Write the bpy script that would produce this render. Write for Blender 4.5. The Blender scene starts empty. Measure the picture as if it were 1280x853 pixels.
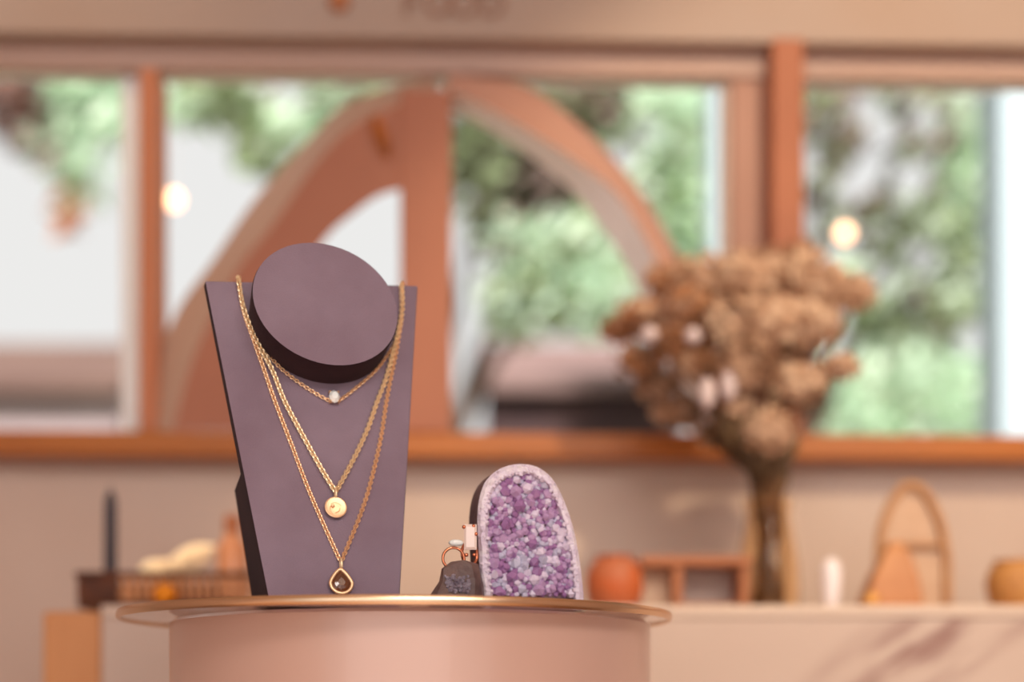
import bpy, math, random
from mathutils import Vector, Matrix
random.seed(7)
SC = bpy.context.scene
COL = SC.collection

# ---------------------------------------------------------------- camera
F = 1778.0                      # focal length in pixels of a 1280 px wide frame (50 mm on 36 mm)
EYE = 1.10                      # the camera looks level, a little under the stand's top
HOR = 877.0
cd = bpy.data.cameras.new('camera'); cam = bpy.data.objects.new('camera', cd); COL.objects.link(cam)
cam.location = (0, 0, EYE); cam.rotation_euler = (math.pi/2, 0, 0)
cd.lens = 50; cd.sensor_width = 36; cd.shift_y = (HOR-426.5)/1280.0
cd.clip_start = 0.02; cd.clip_end = 200
cd.dof.use_dof = True; cd.dof.focus_distance = 0.878; cd.dof.aperture_fstop = 2.15
SC.camera = cam
SC.view_settings.view_transform = 'Standard'; SC.view_settings.look = 'None'
SC.view_settings.exposure = 0.0; SC.view_settings.gamma = 1.0

# ---------------------------------------------------------------- world: bright even overcast sky
w = bpy.data.worlds.new('overcast_sky'); SC.world = w; w.use_nodes = True
bg = w.node_tree.nodes['Background']
bg.inputs[0].default_value = (0.98, 0.975, 0.96, 1); bg.inputs[1].default_value = 0.86

def aim(o, p): o.rotation_euler = (Vector(p)-o.location).to_track_quat('-Z', 'Y').to_euler()
def light(name, kind, loc, target, energy, color, **k):
    d = bpy.data.lights.new(name, kind); o = bpy.data.objects.new(name, d); COL.objects.link(o)
    o.location = loc; aim(o, target); d.energy = energy; d.color = color
    for a, b in k.items(): setattr(d, a, b)
    return o
# sun filtered by thin cloud, outside, coming from behind the shop front over the roof
light('sun', 'SUN', (2, -3, 8), (0.5, 4, 0), 9.0, (1, 0.97, 0.9), angle=math.radians(8))
# unseen area lights added behind the camera: a high key and a low fill
light('added_high_key', 'AREA', (0.7, -1.3, 2.35), (0, 1.2, 1.35), 27, (1.0, 0.93, 0.87), shape='RECTANGLE', size=1.5, size_y=0.5)
light('added_low_fill', 'AREA', (-0.2, -2.1, 1.5), (0, 1.2, 1.35), 11, (1.0, 0.96, 0.95), shape='RECTANGLE', size=2.6, size_y=1.2)
# warm ceiling spots of the shop; the one on the tray is added
light('ceiling_spot_right', 'SPOT', (0.70, 0.15, 2.55), (0.56, 1.8, 1.25), 96, (1.0, 0.81, 0.53), spot_size=math.radians(50), spot_blend=0.35, shadow_soft_size=0.03)
light('added_tray_spot', 'SPOT', (-0.60, 0.95, 2.5), (-0.36, 1.51, 1.24), 55, (1.0, 0.80, 0.55), spot_size=math.radians(8.5), spot_blend=0.5, shadow_soft_size=0.02)  # unseen spot added to brighten the stones on the tray
light('ceiling_spot_left', 'SPOT', (-0.80, 1.15, 2.4), (-0.70, 1.72, 2.03), 7, (1.0, 0.78, 0.5), spot_size=math.radians(60), spot_blend=0.8, shadow_soft_size=0.03)

# ---------------------------------------------------------------- helpers
def P(px, py, D): return Vector(((px-640)/F*D, D, EYE+(HOR-py)/F*D))
def lin(c):
    return tuple(((v/255)/12.92 if v/255 <= 0.04045 else ((v/255+0.055)/1.055)**2.4) for v in c)
def mat(name, rgb, rough=0.6, metal=0.0, rgb2=None, scale=8, bump=0.0, bscale=None, sheen=0, trans=0.0, coat=0, emit=0, stretch=None, ior=1.45, spec=0.5, mixlo=0.35, mixhi=0.65, translucent=0):
    m = bpy.data.materials.new(name); m.use_nodes = True; nt = m.node_tree; N = nt.nodes; L = nt.links
    b = N['Principled BSDF']; c = lin(rgb)+(1,)
    b.inputs['Base Color'].default_value = c; b.inputs['Roughness'].default_value = rough
    b.inputs['Metallic'].default_value = metal; b.inputs['IOR'].default_value = ior
    b.inputs['Sheen Weight'].default_value = sheen; b.inputs['Transmission Weight'].default_value = trans
    b.inputs['Coat Weight'].default_value = coat; b.inputs['Specular IOR Level'].default_value = spec
    if emit:
        b.inputs['Emission Color'].default_value = c; b.inputs['Emission Strength'].default_value = emit
    if rgb2 or bump:
        tc = N.new('ShaderNodeTexCoord'); mp = N.new('ShaderNodeMapping'); L.new(tc.outputs['Object'], mp.inputs[0])
        if stretch: mp.inputs['Scale'].default_value = stretch
    if rgb2:
        n = N.new('ShaderNodeTexNoise'); n.inputs['Scale'].default_value = scale; n.inputs['Detail'].default_value = 4
        L.new(mp.outputs[0], n.inputs[0])
        r = N.new('ShaderNodeValToRGB'); L.new(n.outputs[0], r.inputs[0]); L.new(r.outputs[0], b.inputs['Base Color'])
        r.color_ramp.elements[0].position = mixlo; r.color_ramp.elements[1].position = mixhi
        r.color_ramp.elements[0].color = c; r.color_ramp.elements[1].color = lin(rgb2)+(1,)
    if bump:
        n2 = N.new('ShaderNodeTexNoise'); n2.inputs['Scale'].default_value = bscale or scale*4; n2.inputs['Detail'].default_value = 5
        L.new(mp.outputs[0], n2.inputs[0])
        bp = N.new('ShaderNodeBump'); bp.inputs['Strength'].default_value = bump; bp.inputs['Distance'].default_value = 0.002
        L.new(n2.outputs[0], bp.inputs['Height']); L.new(bp.outputs[0], b.inputs['Normal'])
    if translucent:
        t = N.new('ShaderNodeBsdfTranslucent'); mx = N.new('ShaderNodeMixShader'); mx.inputs[0].default_value = translucent
        t.inputs[0].default_value = c
        L.new(b.outputs[0], mx.inputs[1]); L.new(t.outputs[0], mx.inputs[2]); L.new(mx.outputs[0], N['Material Output'].inputs[0])
    return m

class MB:
    def __init__(s): s.v = []; s.f = []; s.mi = []
    def add(s, vs, fs, mi=0):
        n = len(s.v); s.v += [tuple(v) for v in vs]; s.f += [tuple(i+n for i in f) for f in fs]; s.mi += [mi]*len(fs); return s
    def hexa(s, fr, bk, mi=0):            # four front corners, four back corners
        return s.add(list(fr)+list(bk), [(0,1,2,3),(7,6,5,4),(0,4,5,1),(1,5,6,2),(2,6,7,3),(3,7,4,0)], mi)
    def box(s, a, b, mi=0):
        x0,y0,z0 = a; x1,y1,z1 = b
        return s.hexa([(x0,y0,z0),(x1,y0,z0),(x1,y0,z1),(x0,y0,z1)], [(x0,y1,z0),(x1,y1,z0),(x1,y1,z1),(x0,y1,z1)], mi)
    def prism(s, pts, off, mi=0):
        n = len(pts); q = [Vector(p) for p in pts]; r = [p+Vector(off) for p in q]
        return s.add(q+r, [tuple(range(n)), tuple(range(2*n-1, n-1, -1))]+[(i, i+n, (i+1) % n+n, (i+1) % n) for i in range(n)], mi)
    def rings(s, rs, closed_caps=True, loop=False, mi=0):
        n = len(rs[0]); vs = [p for r in rs for p in r]; fs = []; m = len(rs)
        for a in range(m if loop else m-1):
            b = (a+1) % m
            for i in range(n): j = (i+1) % n; fs.append((a*n+i, a*n+j, b*n+j, b*n+i))
        if closed_caps and not loop: fs += [tuple(range(n-1, -1, -1)), tuple(range((m-1)*n, m*n))]
        return s.add(vs, fs, mi)
    def lathe(s, c, prof, n=32, caps=True, mi=0, loop=False):
        c = Vector(c)
        return s.rings([[c+Vector((r*math.cos(t), r*math.sin(t), z)) for t in [2*math.pi*i/n for i in range(n)]] for r, z in prof], caps, loop, mi)
    def tube(s, pts, r, n=8, closed=False, mi=0):
        pts = [Vector(p) for p in pts]; m = len(pts); rs = []; up = None
        for i in range(m):
            a = pts[(i-1) % m] if (closed or i) else pts[0]; b = pts[(i+1) % m] if (closed or i < m-1) else pts[-1]
            t = (b-a).normalized()
            if up is None: up = t.orthogonal().normalized()
            up = (up-t*up.dot(t)).normalized(); sd = t.cross(up); rr = r[i] if isinstance(r, (list, tuple)) else r
            rs.append([pts[i]+(up*math.cos(q)+sd*math.sin(q))*rr for q in [2*math.pi*k/n for k in range(n)]])
        return s.rings(rs, True, closed, mi)
    def ball(s, c, r, n=16, m=10, sc=(1,1,1), jit=0, mi=0):
        c = Vector(c); rs = []
        for k in range(1, m):
            a = math.pi*k/m
            rs.append([c+Vector((math.sin(a)*math.cos(q)*sc[0], math.sin(a)*math.sin(q)*sc[1], -math.cos(a)*sc[2]))*r*(1+random.uniform(-jit, jit)) for q in [2*math.pi*i/n for i in range(n)]])
        return s.rings(rs, True, False, mi)
    def build(s, name, m, parent=None, smooth=0, origin=None, bevel=0, kind=None, label=None):
        me = bpy.data.meshes.new(name)
        org = parent['_o'] if parent is not None else (origin if origin is not None else (0,0,0))
        ov = Vector(org)
        me.from_pydata([tuple(Vector(v)-ov) for v in s.v], [], s.f); me.update()
        for x in (m if isinstance(m, (list, tuple)) else [m]): me.materials.append(x)
        me.polygons.foreach_set('material_index', s.mi)
        import bmesh
        b = bmesh.new(); b.from_mesh(me); bmesh.ops.recalc_face_normals(b, faces=b.faces); b.to_mesh(me); b.free()
        if smooth:
            me.polygons.foreach_set('use_smooth', [True]*len(me.polygons)); me.set_sharp_from_angle(angle=math.radians(smooth))
        o = bpy.data.objects.new(name, me); COL.objects.link(o)
        if parent is not None:
            o.parent = parent
            if parent.type == 'EMPTY' or True: o.location = (0,0,0)
            o['_o'] = list(org)
        else: o.location = org; o['_o'] = list(org)
        if bevel:
            md = o.modifiers.new('bevel', 'BEVEL'); md.width = bevel; md.segments = 2; md.limit_method = 'ANGLE'
        if kind: o['kind'] = kind
        if label: o['label'] = label
        return o
def tag(o, label, cat, group=None, kind=None):
    o['label'] = label; o['category'] = cat
    if group: o['group'] = group
    if kind: o['kind'] = kind
    return o
def thing(name, loc, label, cat, group=None):
    o = bpy.data.objects.new(name, None); COL.objects.link(o); o.location = loc; o['_o'] = list(loc); o.empty_display_size = 0.02
    return tag(o, label, cat, group)
def struct(o, label=None):
    o['kind'] = 'structure'
    if label: o['label'] = label
    return o
def spline(pts, n=6):
    P_ = [Vector(p) for p in pts]; out = []
    for i in range(len(P_)-1):
        a = P_[max(i-1, 0)]; b = P_[i]; c = P_[i+1]; d = P_[min(i+2, len(P_)-1)]
        for k in range(n):
            t = k/n
            out.append(0.5*((2*b)+(c-a)*t+(2*a-5*b+4*c-d)*t*t+(3*b-a-3*c+d)*t**3))
    out.append(P_[-1]); return out

# ---------------------------------------------------------------- materials
M = {}
M['plaster'] = mat('warm_plaster', (206,184,172), 0.85, rgb2=(198,172,158), scale=3, bump=0.2, bscale=60)
M['beam'] = mat('beam_paint', (172,152,142), 0.8, rgb2=(168,142,126), scale=2)
M['head'] = mat('window_head_paint', (184,154,142), 0.7, rgb2=(178,146,132), scale=3)
M['sillwood'] = mat('orange_sill_wood', (180,104,34), 0.45, rgb2=(168,94,30), scale=6, stretch=(1,6,6))
M['archwood'] = mat('terracotta_timber', (172,110,84), 0.6, rgb2=(164,102,78), scale=5)
M['archpale'] = mat('rosy_timber', (180,132,112), 0.6, rgb2=(172,122,102), scale=5)
M['archlit'] = mat('window_lit_edge', (246,238,238), 0.6)  # window light on the brace's inner edge, painted in as near white
M['archtan'] = mat('tan_edge', (198,164,144), 0.6)  # outer edge's window light painted in as a paler timber tone
M['mullion'] = mat('mullion_wood', (190,118,82), 0.6)
M['white'] = mat('white_paint', (232,232,232), 0.5)
M['outer_white'] = mat('weathered_white', (178,194,202), 0.6)
M['glasspane'] = mat('window_glass', (255,255,255), 0.0, trans=1, ior=1.0, spec=0.3)
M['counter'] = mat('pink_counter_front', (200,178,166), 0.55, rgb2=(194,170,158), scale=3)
M['countertop'] = mat('counter_top_pale', (208,184,168), 0.4)
M['endwood'] = mat('honey_wood', (214,152,100), 0.5, rgb2=(202,138,88), scale=4, stretch=(8,8,1))
M['floor'] = mat('floor_boards', (150,110,80), 0.5, rgb2=(130,92,66), scale=3)
M['ceiling'] = mat('ceiling_paint', (225,205,185), 0.9)
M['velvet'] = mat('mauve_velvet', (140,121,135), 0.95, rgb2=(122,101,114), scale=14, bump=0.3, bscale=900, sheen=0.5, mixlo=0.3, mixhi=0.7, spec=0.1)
M['velvetshade'] = mat('shaded_velvet', (62,42,48), 0.95, rgb2=(52,34,40), scale=20, bump=0.3, bscale=900, sheen=0.05, spec=0.05)  # shade of the panel sides and neck underside painted into the velvet
M['gold'] = mat('warm_gold', (250,208,166), 0.45, 0.75)
M['goldpale'] = mat('pale_gold', (255,230,190), 0.45, 0.75)
M['brass'] = mat('brass_rim', (228,194,160), 0.25, 1.0)
M['traytop'] = mat('tray_plate', (200,150,120), 0.25, 1.0)
M['pedestal'] = mat('rose_pedestal', (212,178,164), 0.32, 0.15, rgb2=(206,166,150), scale=2, coat=0.4)
M['gem'] = mat('clear_gem', (245,250,248), 0.08, coat=1, ior=1.8)
M['smoky'] = mat('smoky_brown_stone', (86,42,20), 0.12, coat=1, rgb2=(110,60,28), scale=80)
M['rose'] = mat('rose_gold', (226,140,105), 0.2, 1.0)
M['rock'] = mat('charcoal_rock', (120,92,84), 0.5, rgb2=(84,64,64), scale=60, bump=0.6, bscale=200)
M['rocktop'] = mat('grey_sparkling_rock', (156,146,158), 0.2, rgb2=(112,98,110), scale=120, bump=0.5, bscale=300)
M['pinkstone'] = mat('pale_pink_stone', (240,216,206), 0.15, coat=1)
M['am1'] = mat('deep_amethyst', (158,112,160), 0.16, coat=0.6)
M['am2'] = mat('mid_amethyst', (186,150,188), 0.14, coat=0.6)
M['am3'] = mat('pale_amethyst', (222,206,226), 0.12, coat=0.6)
M['am4'] = mat('grey_amethyst', (192,186,208), 0.12, coat=0.6)
M['amrim'] = mat('lilac_white_rind', (240,228,236), 0.4, rgb2=(220,202,222), scale=160, bump=0.8, bscale=400)
M['amback'] = mat('grey_brown_crust', (120,92,92), 0.8, rgb2=(96,72,76), scale=80, bump=0.8, bscale=200)

# ---------------------------------------------------------------- room shell (window wall turned 1.6 degrees)
K = 0.028
def WY(px, Df): return Df/(1-K*(px-640)/F)
def WP(px, py, Df):                                 # x from the column, height from the row at mid frame
    Y = WY(px, Df); return Vector(((px-640)/F*Y, Y, EYE+(HOR-py)/F*Df))
NRM = Vector((-K, 1, 0)).normalized()
def wbox(mb, x0, y0, x1, y1, Df, th, mi=0):
    fr = [WP(x0,y1,Df), WP(x1,y1,Df), WP(x1,y0,Df), WP(x0,y0,Df)]
    return mb.hexa(fr, [p+NRM*th for p in fr], mi)
XL, XR = -1500, 2800
DW = 1.80
zs = EYE+(HOR-541)/F*1.745
def yz(z, D): return HOR-(z-EYE)*F/D
mb = MB()
wbox(mb, XL, yz(zs, DW)+0.5, XR, yz(0, DW), DW, 0.035)      # below the windows
wbox(mb, XL, yz(2.6, DW), XR, 90, DW, 0.035)            # above the windows
wbox(mb, 905, 97, 1004, yz(zs, DW)+0.5, DW, 0.035)          # pillar between windows
wbox(mb, 1345, 97, XR, yz(zs, DW)+0.5, DW, 0.035)
wbox(mb, XL, 97, -260, yz(zs, DW)+0.5, DW, 0.035)
struct(mb.build('wall_back', M['plaster']), 'warm plaster wall with three windows')
struct(wbox(MB(), XL, yz(2.6, 1.75), XR, 49, 1.75, 0.05).build('trim_1', M['beam'], bevel=0.004), 'wide pale beam above the windows')
struct(wbox(MB(), XL, 48, XR, 92, 1.782, 0.02).build('trim_2', M['head'], bevel=0.002), 'rosy window head board under the beam')
struct(wbox(MB(), XL, 541, XR, 571, 1.745, 0.10).build('trim_3', M['sillwood'], bevel=0.003), 'orange wooden window sill')
struct(wbox(MB(), XL, 572, XR, 583, 1.775, 0.03).build('sill_shade_strip', M['head'], bevel=0.002), 'rosy strip standing in for the shade under the sill')  # rosy strip added for the shade on the wall below the sill
# windows: frame bars and panes
def window(n, x0, x1, bars):
    yb = yz(zs, DW+0.012)
    mb = MB()
    for a, b in bars: wbox(mb, a, 97, b, yb, DW+0.006, 0.022)
    wbox(mb, x0, 88, x1, 100, DW+0.006, 0.022)
    fr = mb.build('window_%d' % n, M['white'], bevel=0.002)
    struct(fr)
    p = MB(); wbox(p, x0, 97, x1, yb, DW+0.016, 0.003); p.build('pane', M['glasspane'], fr)
    return fr
window(1, -265, 172, [(-265, -250), (151, 178)])
window(2, 192, 912, [(904, 912)])
window(3, 1000, 1350, [(1300, 1350)])
struct(wbox(MB(), 173, 90, 197, 541.5, 1.775, 0.06).build('trim_5', M['mullion'], bevel=0.003), 'reddish wooden bar between left and middle windows')
struct(wbox(MB(), 965, 42, 1006, 541.5, 1.748, 0.05).build('trim_6', mat('post_paint', (166,98,66), 0.6, rgb2=(156,90,60)), bevel=0.004), 'terracotta timber post between middle and right windows')
struct(MB().box((-2.4,-2.2,-0.05),(2.6,1.98,0)).build('floor', M['floor']))
struct(MB().box((-2.4,-2.2,2.6),(2.6,1.98,2.68)).build('ceiling', M['ceiling']))
struct(MB().box((-2.4,-2.2,0),(-2.3,1.9,2.6)).build('wall_left', M['plaster']))
struct(MB().box((2.5,-2.2,0),(2.6,1.9,2.6)).build('wall_right', M['plaster']))

struct(wbox(MB(), 914, 93, 964.5, 540.5, 1.790, 0.009).build('added_pillar_board', mat('added_rosy_board', (172,130,114), 0.7, rgb2=(164,122,106)), bevel=0.001), 'rosy board added over the wall pillar beside the terracotta post')  # board added over the plaster pillar to tone it down
# ---------------------------------------------------------------- arched timber brace on the sill
def curve(px, n=5): return [(v.x, v.y) for v in spline([Vector((a, b, 0)) for a, b in px], n)]
def loft(bo, fo, fi, bi, Df, Db):
    bo, fo, fi, bi = [curve(c) for c in (bo, fo, fi, bi)]
    return [[WP(*bo[i], Db), WP(*fo[i], Df), WP(*fi[i], Df), WP(*bi[i], Db)] for i in range(len(bo))]
def arm(name, bo, fo, fi, bi, Df, Db, mats, matof, parent):
    r = loft(bo, fo, fi, bi, Df, Db); m = MB(); vs = [p for q in r for p in q]
    for j in range(4):
        fs = [(a*4+j, a*4+(j+1) % 4, (a+1)*4+(j+1) % 4, (a+1)*4+j) for a in range(len(r)-1)]
        n0 = len(m.v)
        if j == 0: m.v += [tuple(v) for v in vs]
        m.f += fs; m.mi += [matof[j]]*len(fs)
    L_ = len(r); m.f += [(3,2,1,0), ((L_-1)*4, (L_-1)*4+1, (L_-1)*4+2, (L_-1)*4+3)]; m.mi += [matof[1]]*2
    return m.build(name, mats, parent, smooth=40)
arch = thing('timber_arch', WP(530, 541, 1.76), 'terracotta wooden arch with central post standing on the orange window sill', 'arch')
arm('curved_brace', [(545,96),(440,128),(385,178),(320,250),(265,330),(225,385),(198,450),(182,541)],
    [(545,116),(460,148),(402,198),(340,285),(300,335),(268,392),(238,460),(216,541)],
    [(512,236),(474,246),(440,270),(407,300),(360,370),(330,430),(310,480),(300,541)],
    [(512,232),(474,244),(440,266),(407,298),(360,370),(330,430),(310,480),(300,541)], 1.748, 1.797,
    [M['archwood'], M['archtan']], [1,0,0,0], arch)
o = arm('curved_brace', [(560,94),(650,104),(712,143),(760,188),(803,240),(836,295),(862,350),(905,460),(930,541)],
    [(560,94),(648,106),(708,146),(756,192),(798,244),(830,298),(855,352),(898,460),(922,541)],
    [(558,112),(612,136),(672,170),(726,205),(772,242),(806,296),(830,350),(870,460),(893,541)],
    [(558,136),(610,162),(660,194),(712,234),(745,275),(773,315),(797,360),(838,460),(862,541)], 1.75, 1.797,
    [M['archpale'], M['archlit']], [0,0,1,0], arch)
o['label'] = 'rosy brace with window light painted on its inner edge'
m = MB(); wbox(m, 500, 112, 564, 541, 1.745, 0.05); m.build('post', M['archwood'], arch, bevel=0.003)
m = MB()
c = WP(476,172,1.742)
m.rings([[c+Vector((a*0.5-b*0.0, -0.003+abs(u)*0.003, 0))+Vector((0.35,0,-0.94))*u*0.028+Vector((0.94,0,0.35))*q*0.008*(1-u*u)**0.5 for q, a, b in ((-1,0,0),(0,0,0),(1,0,0))] for u in [-.98,-.6,-.2,.2,.6,.98]], False)
sol = tag(m.build('hanging_leaf', mat('amber_leaf', (186,98,20), 0.6)), 'small amber dried leaf hung on the top of the wooden arch', 'leaf')
md = sol.modifiers.new('solid', 'SOLIDIFY'); md.thickness = 0.0015

# lettering on the beam, cut by the top of the frame
lm = mat('letter_brown', (150,108,88), 0.7)
sign = thing('beam_lettering', WP(567, 20, 1.745), 'brown letters on the pale beam at the top edge, cut by the frame', 'sign')
for ch, cx in (('F',513),('O',548),('O',580),('D',616)):
    cu = bpy.data.curves.new('letter', 'FONT'); cu.body = ch; cu.size = 0.046; cu.extrude = 0.0015; cu.align_x = 'CENTER'
    t = bpy.data.objects.new('tmp', cu); COL.objects.link(t)
    dg = bpy.context.evaluated_depsgraph_get(); me = bpy.data.meshes.new_from_object(t.evaluated_get(dg)); bpy.data.objects.remove(t)
    me.materials.clear(); me.materials.append(lm)
    o = bpy.data.objects.new('letter', me); COL.objects.link(o); o.parent = sign
    o.rotation_euler = (math.pi/2, 0, 0); o.location = WP(cx, 20, 1.747)-WP(567, 20, 1.745)
c = WP(424, 3, 1.745)
m = MB(); m.rings([[c+Vector((r*math.cos(q), y, r*math.sin(q))) for q in [i*math.pi/10 for i in range(20)]] for r, y in ((0.013,0.005),(0.013,-0.002),(0.009,-0.006),(0.004,-0.007))])
tag(m.build('round_plaque', mat('knob_brown', (176,112,74), 0.5), smooth=50), 'small round brown plaque on the beam left of the letters', 'plaque')

# ---------------------------------------------------------------- counter under the windows
DC = 1.38; ZC = EYE+(HOR-757)/F*DC
xa = (126-640)/F*DC; xe = (54-640)/F*DC
ct = thing('counter', (0.6, 1.55, 0), 'long pale pink counter running under the windows', 'counter')
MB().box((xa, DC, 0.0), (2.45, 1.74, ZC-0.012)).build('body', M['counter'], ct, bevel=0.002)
MB().box((xa, DC-0.002, ZC-0.012), (2.45, 1.74, ZC)).build('worktop', M['countertop'], ct, bevel=0.002)
MB().box((xe, DC-0.003, 0.0), (xa, 1.74, ZC-0.006)).build('end_panel', M['endwood'], ct, bevel=0.004, label='honey wood end panel')

# soft mauve streaks of shade painted into the counter front's colour
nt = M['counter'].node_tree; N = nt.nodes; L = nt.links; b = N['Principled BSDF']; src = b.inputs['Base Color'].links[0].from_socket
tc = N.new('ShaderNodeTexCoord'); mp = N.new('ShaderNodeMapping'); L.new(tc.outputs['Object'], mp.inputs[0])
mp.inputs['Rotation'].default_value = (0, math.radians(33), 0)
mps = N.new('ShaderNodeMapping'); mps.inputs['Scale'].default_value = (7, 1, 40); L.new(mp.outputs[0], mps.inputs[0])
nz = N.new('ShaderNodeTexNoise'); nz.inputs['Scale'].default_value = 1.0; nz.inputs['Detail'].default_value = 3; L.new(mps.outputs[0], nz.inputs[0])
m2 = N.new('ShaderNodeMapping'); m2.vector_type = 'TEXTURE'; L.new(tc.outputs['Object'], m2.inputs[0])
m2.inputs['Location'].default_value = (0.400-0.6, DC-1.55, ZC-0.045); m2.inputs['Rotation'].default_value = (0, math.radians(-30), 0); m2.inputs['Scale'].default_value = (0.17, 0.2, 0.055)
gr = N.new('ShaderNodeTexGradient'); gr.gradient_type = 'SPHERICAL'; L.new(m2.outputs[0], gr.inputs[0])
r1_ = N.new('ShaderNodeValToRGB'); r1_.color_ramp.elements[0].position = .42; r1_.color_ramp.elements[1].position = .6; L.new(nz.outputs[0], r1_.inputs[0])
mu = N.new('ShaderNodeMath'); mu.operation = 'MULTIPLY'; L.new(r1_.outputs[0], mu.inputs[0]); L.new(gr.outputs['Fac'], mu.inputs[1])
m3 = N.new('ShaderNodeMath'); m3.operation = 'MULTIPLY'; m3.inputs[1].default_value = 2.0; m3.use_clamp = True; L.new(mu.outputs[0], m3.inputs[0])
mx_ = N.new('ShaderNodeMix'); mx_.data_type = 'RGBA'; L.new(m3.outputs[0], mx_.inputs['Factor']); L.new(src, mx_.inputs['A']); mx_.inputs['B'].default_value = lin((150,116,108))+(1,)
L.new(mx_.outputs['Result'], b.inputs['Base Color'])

def cx(px, D): return (px-640)/F*D
# ---- left group on the counter
D = 1.43; z0 = ZC
wick = mat('dark_wicker', (98,52,28), 0.7, rgb2=(74,38,22), scale=60)
wick2 = mat('pale_cane', (190,128,84), 0.6)
bk = thing('wicker_tray', ((cx(95,D)+cx(332,D))/2, D+0.07, z0), 'dark brown cane tray at the left end of the counter', 'tray')
x0, x1 = cx(96,D), cx(334,D)
MB().box((x0, D, z0), (x1, D+0.14, z0+0.008)).build('tray_base', wick, bk, bevel=0.002)
m = MB(); m.tube([(x0,D,z0+.034),(x1,D,z0+.034),(x1,D+.14,z0+.034),(x0,D+.14,z0+.034)], 0.0035, 8, True); m.build('rim', wick, bk, smooth=50)
MB().box((x0, D-.001, z0+.008), (cx(148,D), D+.004, z0+.034)).build('corner_panel', wick, bk, bevel=.001)
m0 = None
xs = cx(156,D); n = 0
sl = []
while xs < x1-0.003:
    sl.append((xs, D)); xs += 0.0088
xs = x0+0.005
while xs < x1-0.003:
    sl.append((xs, D+.14)); xs += 0.0088
sm = MB().box((-.0024,-.0015,0),(.0024,.0015,.027)); first = None
for (sx, sy) in sl:
    if first is None:
        first = sm.build('slat', wick2, None); first.parent = bk
    else:
        q = first.copy(); COL.objects.link(q); first_ = q
    q = first if 'done' not in first else q
    first['done'] = 1
    q.location = Vector((sx, sy, z0+.008))-bk.location
cdl = thing('taper_candle', (cx(138,1.40+.03), 1.40+.03+.03, z0+0.008), 'tall black taper candle in a dark holder on the cane tray', 'candle')
cc = Vector((cx(138,1.47), 1.47, z0+.008)); cdl.location = cc; cdl['_o'] = list(cc)
blk = mat('black_wax', (42,36,48), 0.5); hol = mat('dark_metal_holder', (52,34,34), 0.4, 0.3)
MB().lathe(cc, [(.014,0),(.014,.004),(.006,.007),(.008,.022),(.0085,.030)], 20).build('holder', hol, cdl, smooth=40)
MB().lathe(cc, [(.0068,.030),(.0064,.1),(.0058,.108),(.003,.116)], 16).build('wax_stick', blk, cdl, smooth=40)
MB().lathe(cc, [(.0008,.115),(.0007,.123)], 6).build('wick', blk, cdl)
# honey yellow lumps
lump = mat('pale_honey_calcite', (255,238,206), 0.45, rgb2=(255,222,176), scale=40, coat=.3)
def chunk(name, c, r, sc, m_, label, cat, rot=0, group=None):
    random.seed(int(abs(c[0])*1e4)); b = MB(); b.ball((0,0,0), r, 9, 6, sc, 0.13)
    R_ = Matrix.Rotation(rot, 3, 'Y'); b.v = [tuple(R_ @ Vector(v)+Vector(c)) for v in b.v]
    return tag(b.build(name, m_, origin=c), label, cat, group)
chunk('calcite_chunk', (cx(198,1.50), 1.50, z0+.044), .017, (1.1,.9,.8), lump, 'bright cream honey stone on the cane tray beside the candle', 'stone')
chunk('calcite_chunk', (cx(233,1.53), 1.53, z0+.055), .022, (1.5,.8,.7), lump, 'longer tilted honey coloured stone leaning up behind the first', 'stone', rot=-0.55)
# shallow shelf inside tray holding the stones
m = MB().box((cx(165,1.49), 1.485, z0+.008), (cx(275,1.49), 1.56, z0+.030)); tag(m.build('wooden_riser', wick, bevel=.002), 'low dark block in the tray under the honey stones', 'block')
m = MB(); m.ball((cx(206,1.405), 1.405, z0+.0125), .0125, 20, 12)
tag(m.build('amber_ball', mat('glossy_amber', (232,140,20), 0.2, .4), smooth=60), 'small shiny amber ball in front of the cane tray', 'ball')
bt = thing('amber_bottle', (cx(290,1.52), 1.52, z0+.008), 'slim orange bottle half hidden behind the necklace bust', 'bottle')
MB().lathe(bt.location, [(.015,0),(.016,.003),(.016,.064),(.009,.074),(.008,.078)], 24).build('bottle_body', mat('orange_glass', (200,134,96), 0.3), bt, smooth=40)
MB().lathe(bt.location, [(.0085,.078),(.009,.094),(.006,.098)], 16).build('cap', mat('rust_cap', (160,92,54), 0.4), bt, smooth=40)

# ---- right group on the counter
D = 1.46
m = MB(); m.lathe((cx(768,D),D,z0), [(.020,0),(.026,.006),(.030,.022),(.029,.038),(.022,.050),(.018,.053),(.020,.056),(.016,.056),(.014,.05)], 28)
tag(m.build('round_pot', mat('burnt_orange_clay', (172,108,80), 0.6, rgb2=(190,92,44), scale=30), smooth=45), 'small round burnt orange clay pot on the counter right of the amethyst', 'pot')
rw = mat('riser_wood', (178,112,74), 0.6, rgb2=(160,98,62), scale=10)
rs = thing('display_riser', (cx(870,D), D+.03, z0), 'low brown wooden riser on the counter between orange pot and flower vase', 'riser')
MB().box((cx(802,D), D, z0+.047), (cx(940,D), D+.07, z0+.056)).build('top_board', rw, rs, bevel=.001)
MB().box((cx(842,D), D+.004, z0), (cx(854,D), D+.066, z0+.047)).build('leg', rw, rs, bevel=.001)
MB().box((cx(926,D), D+.004, z0), (cx(937,D), D+.066, z0+.047)).build('leg', rw, rs, bevel=.001)
MB().box((cx(854,D), D+.008, z0), (cx(926,D), D+.062, z0+.008)).build('rail', rw, rs, bevel=.001)
MB().box((cx(854,D), D+.058, z0+.008), (cx(926,D), D+.062, z0+.047)).build('back_panel', M['plaster'], rs)
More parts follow.
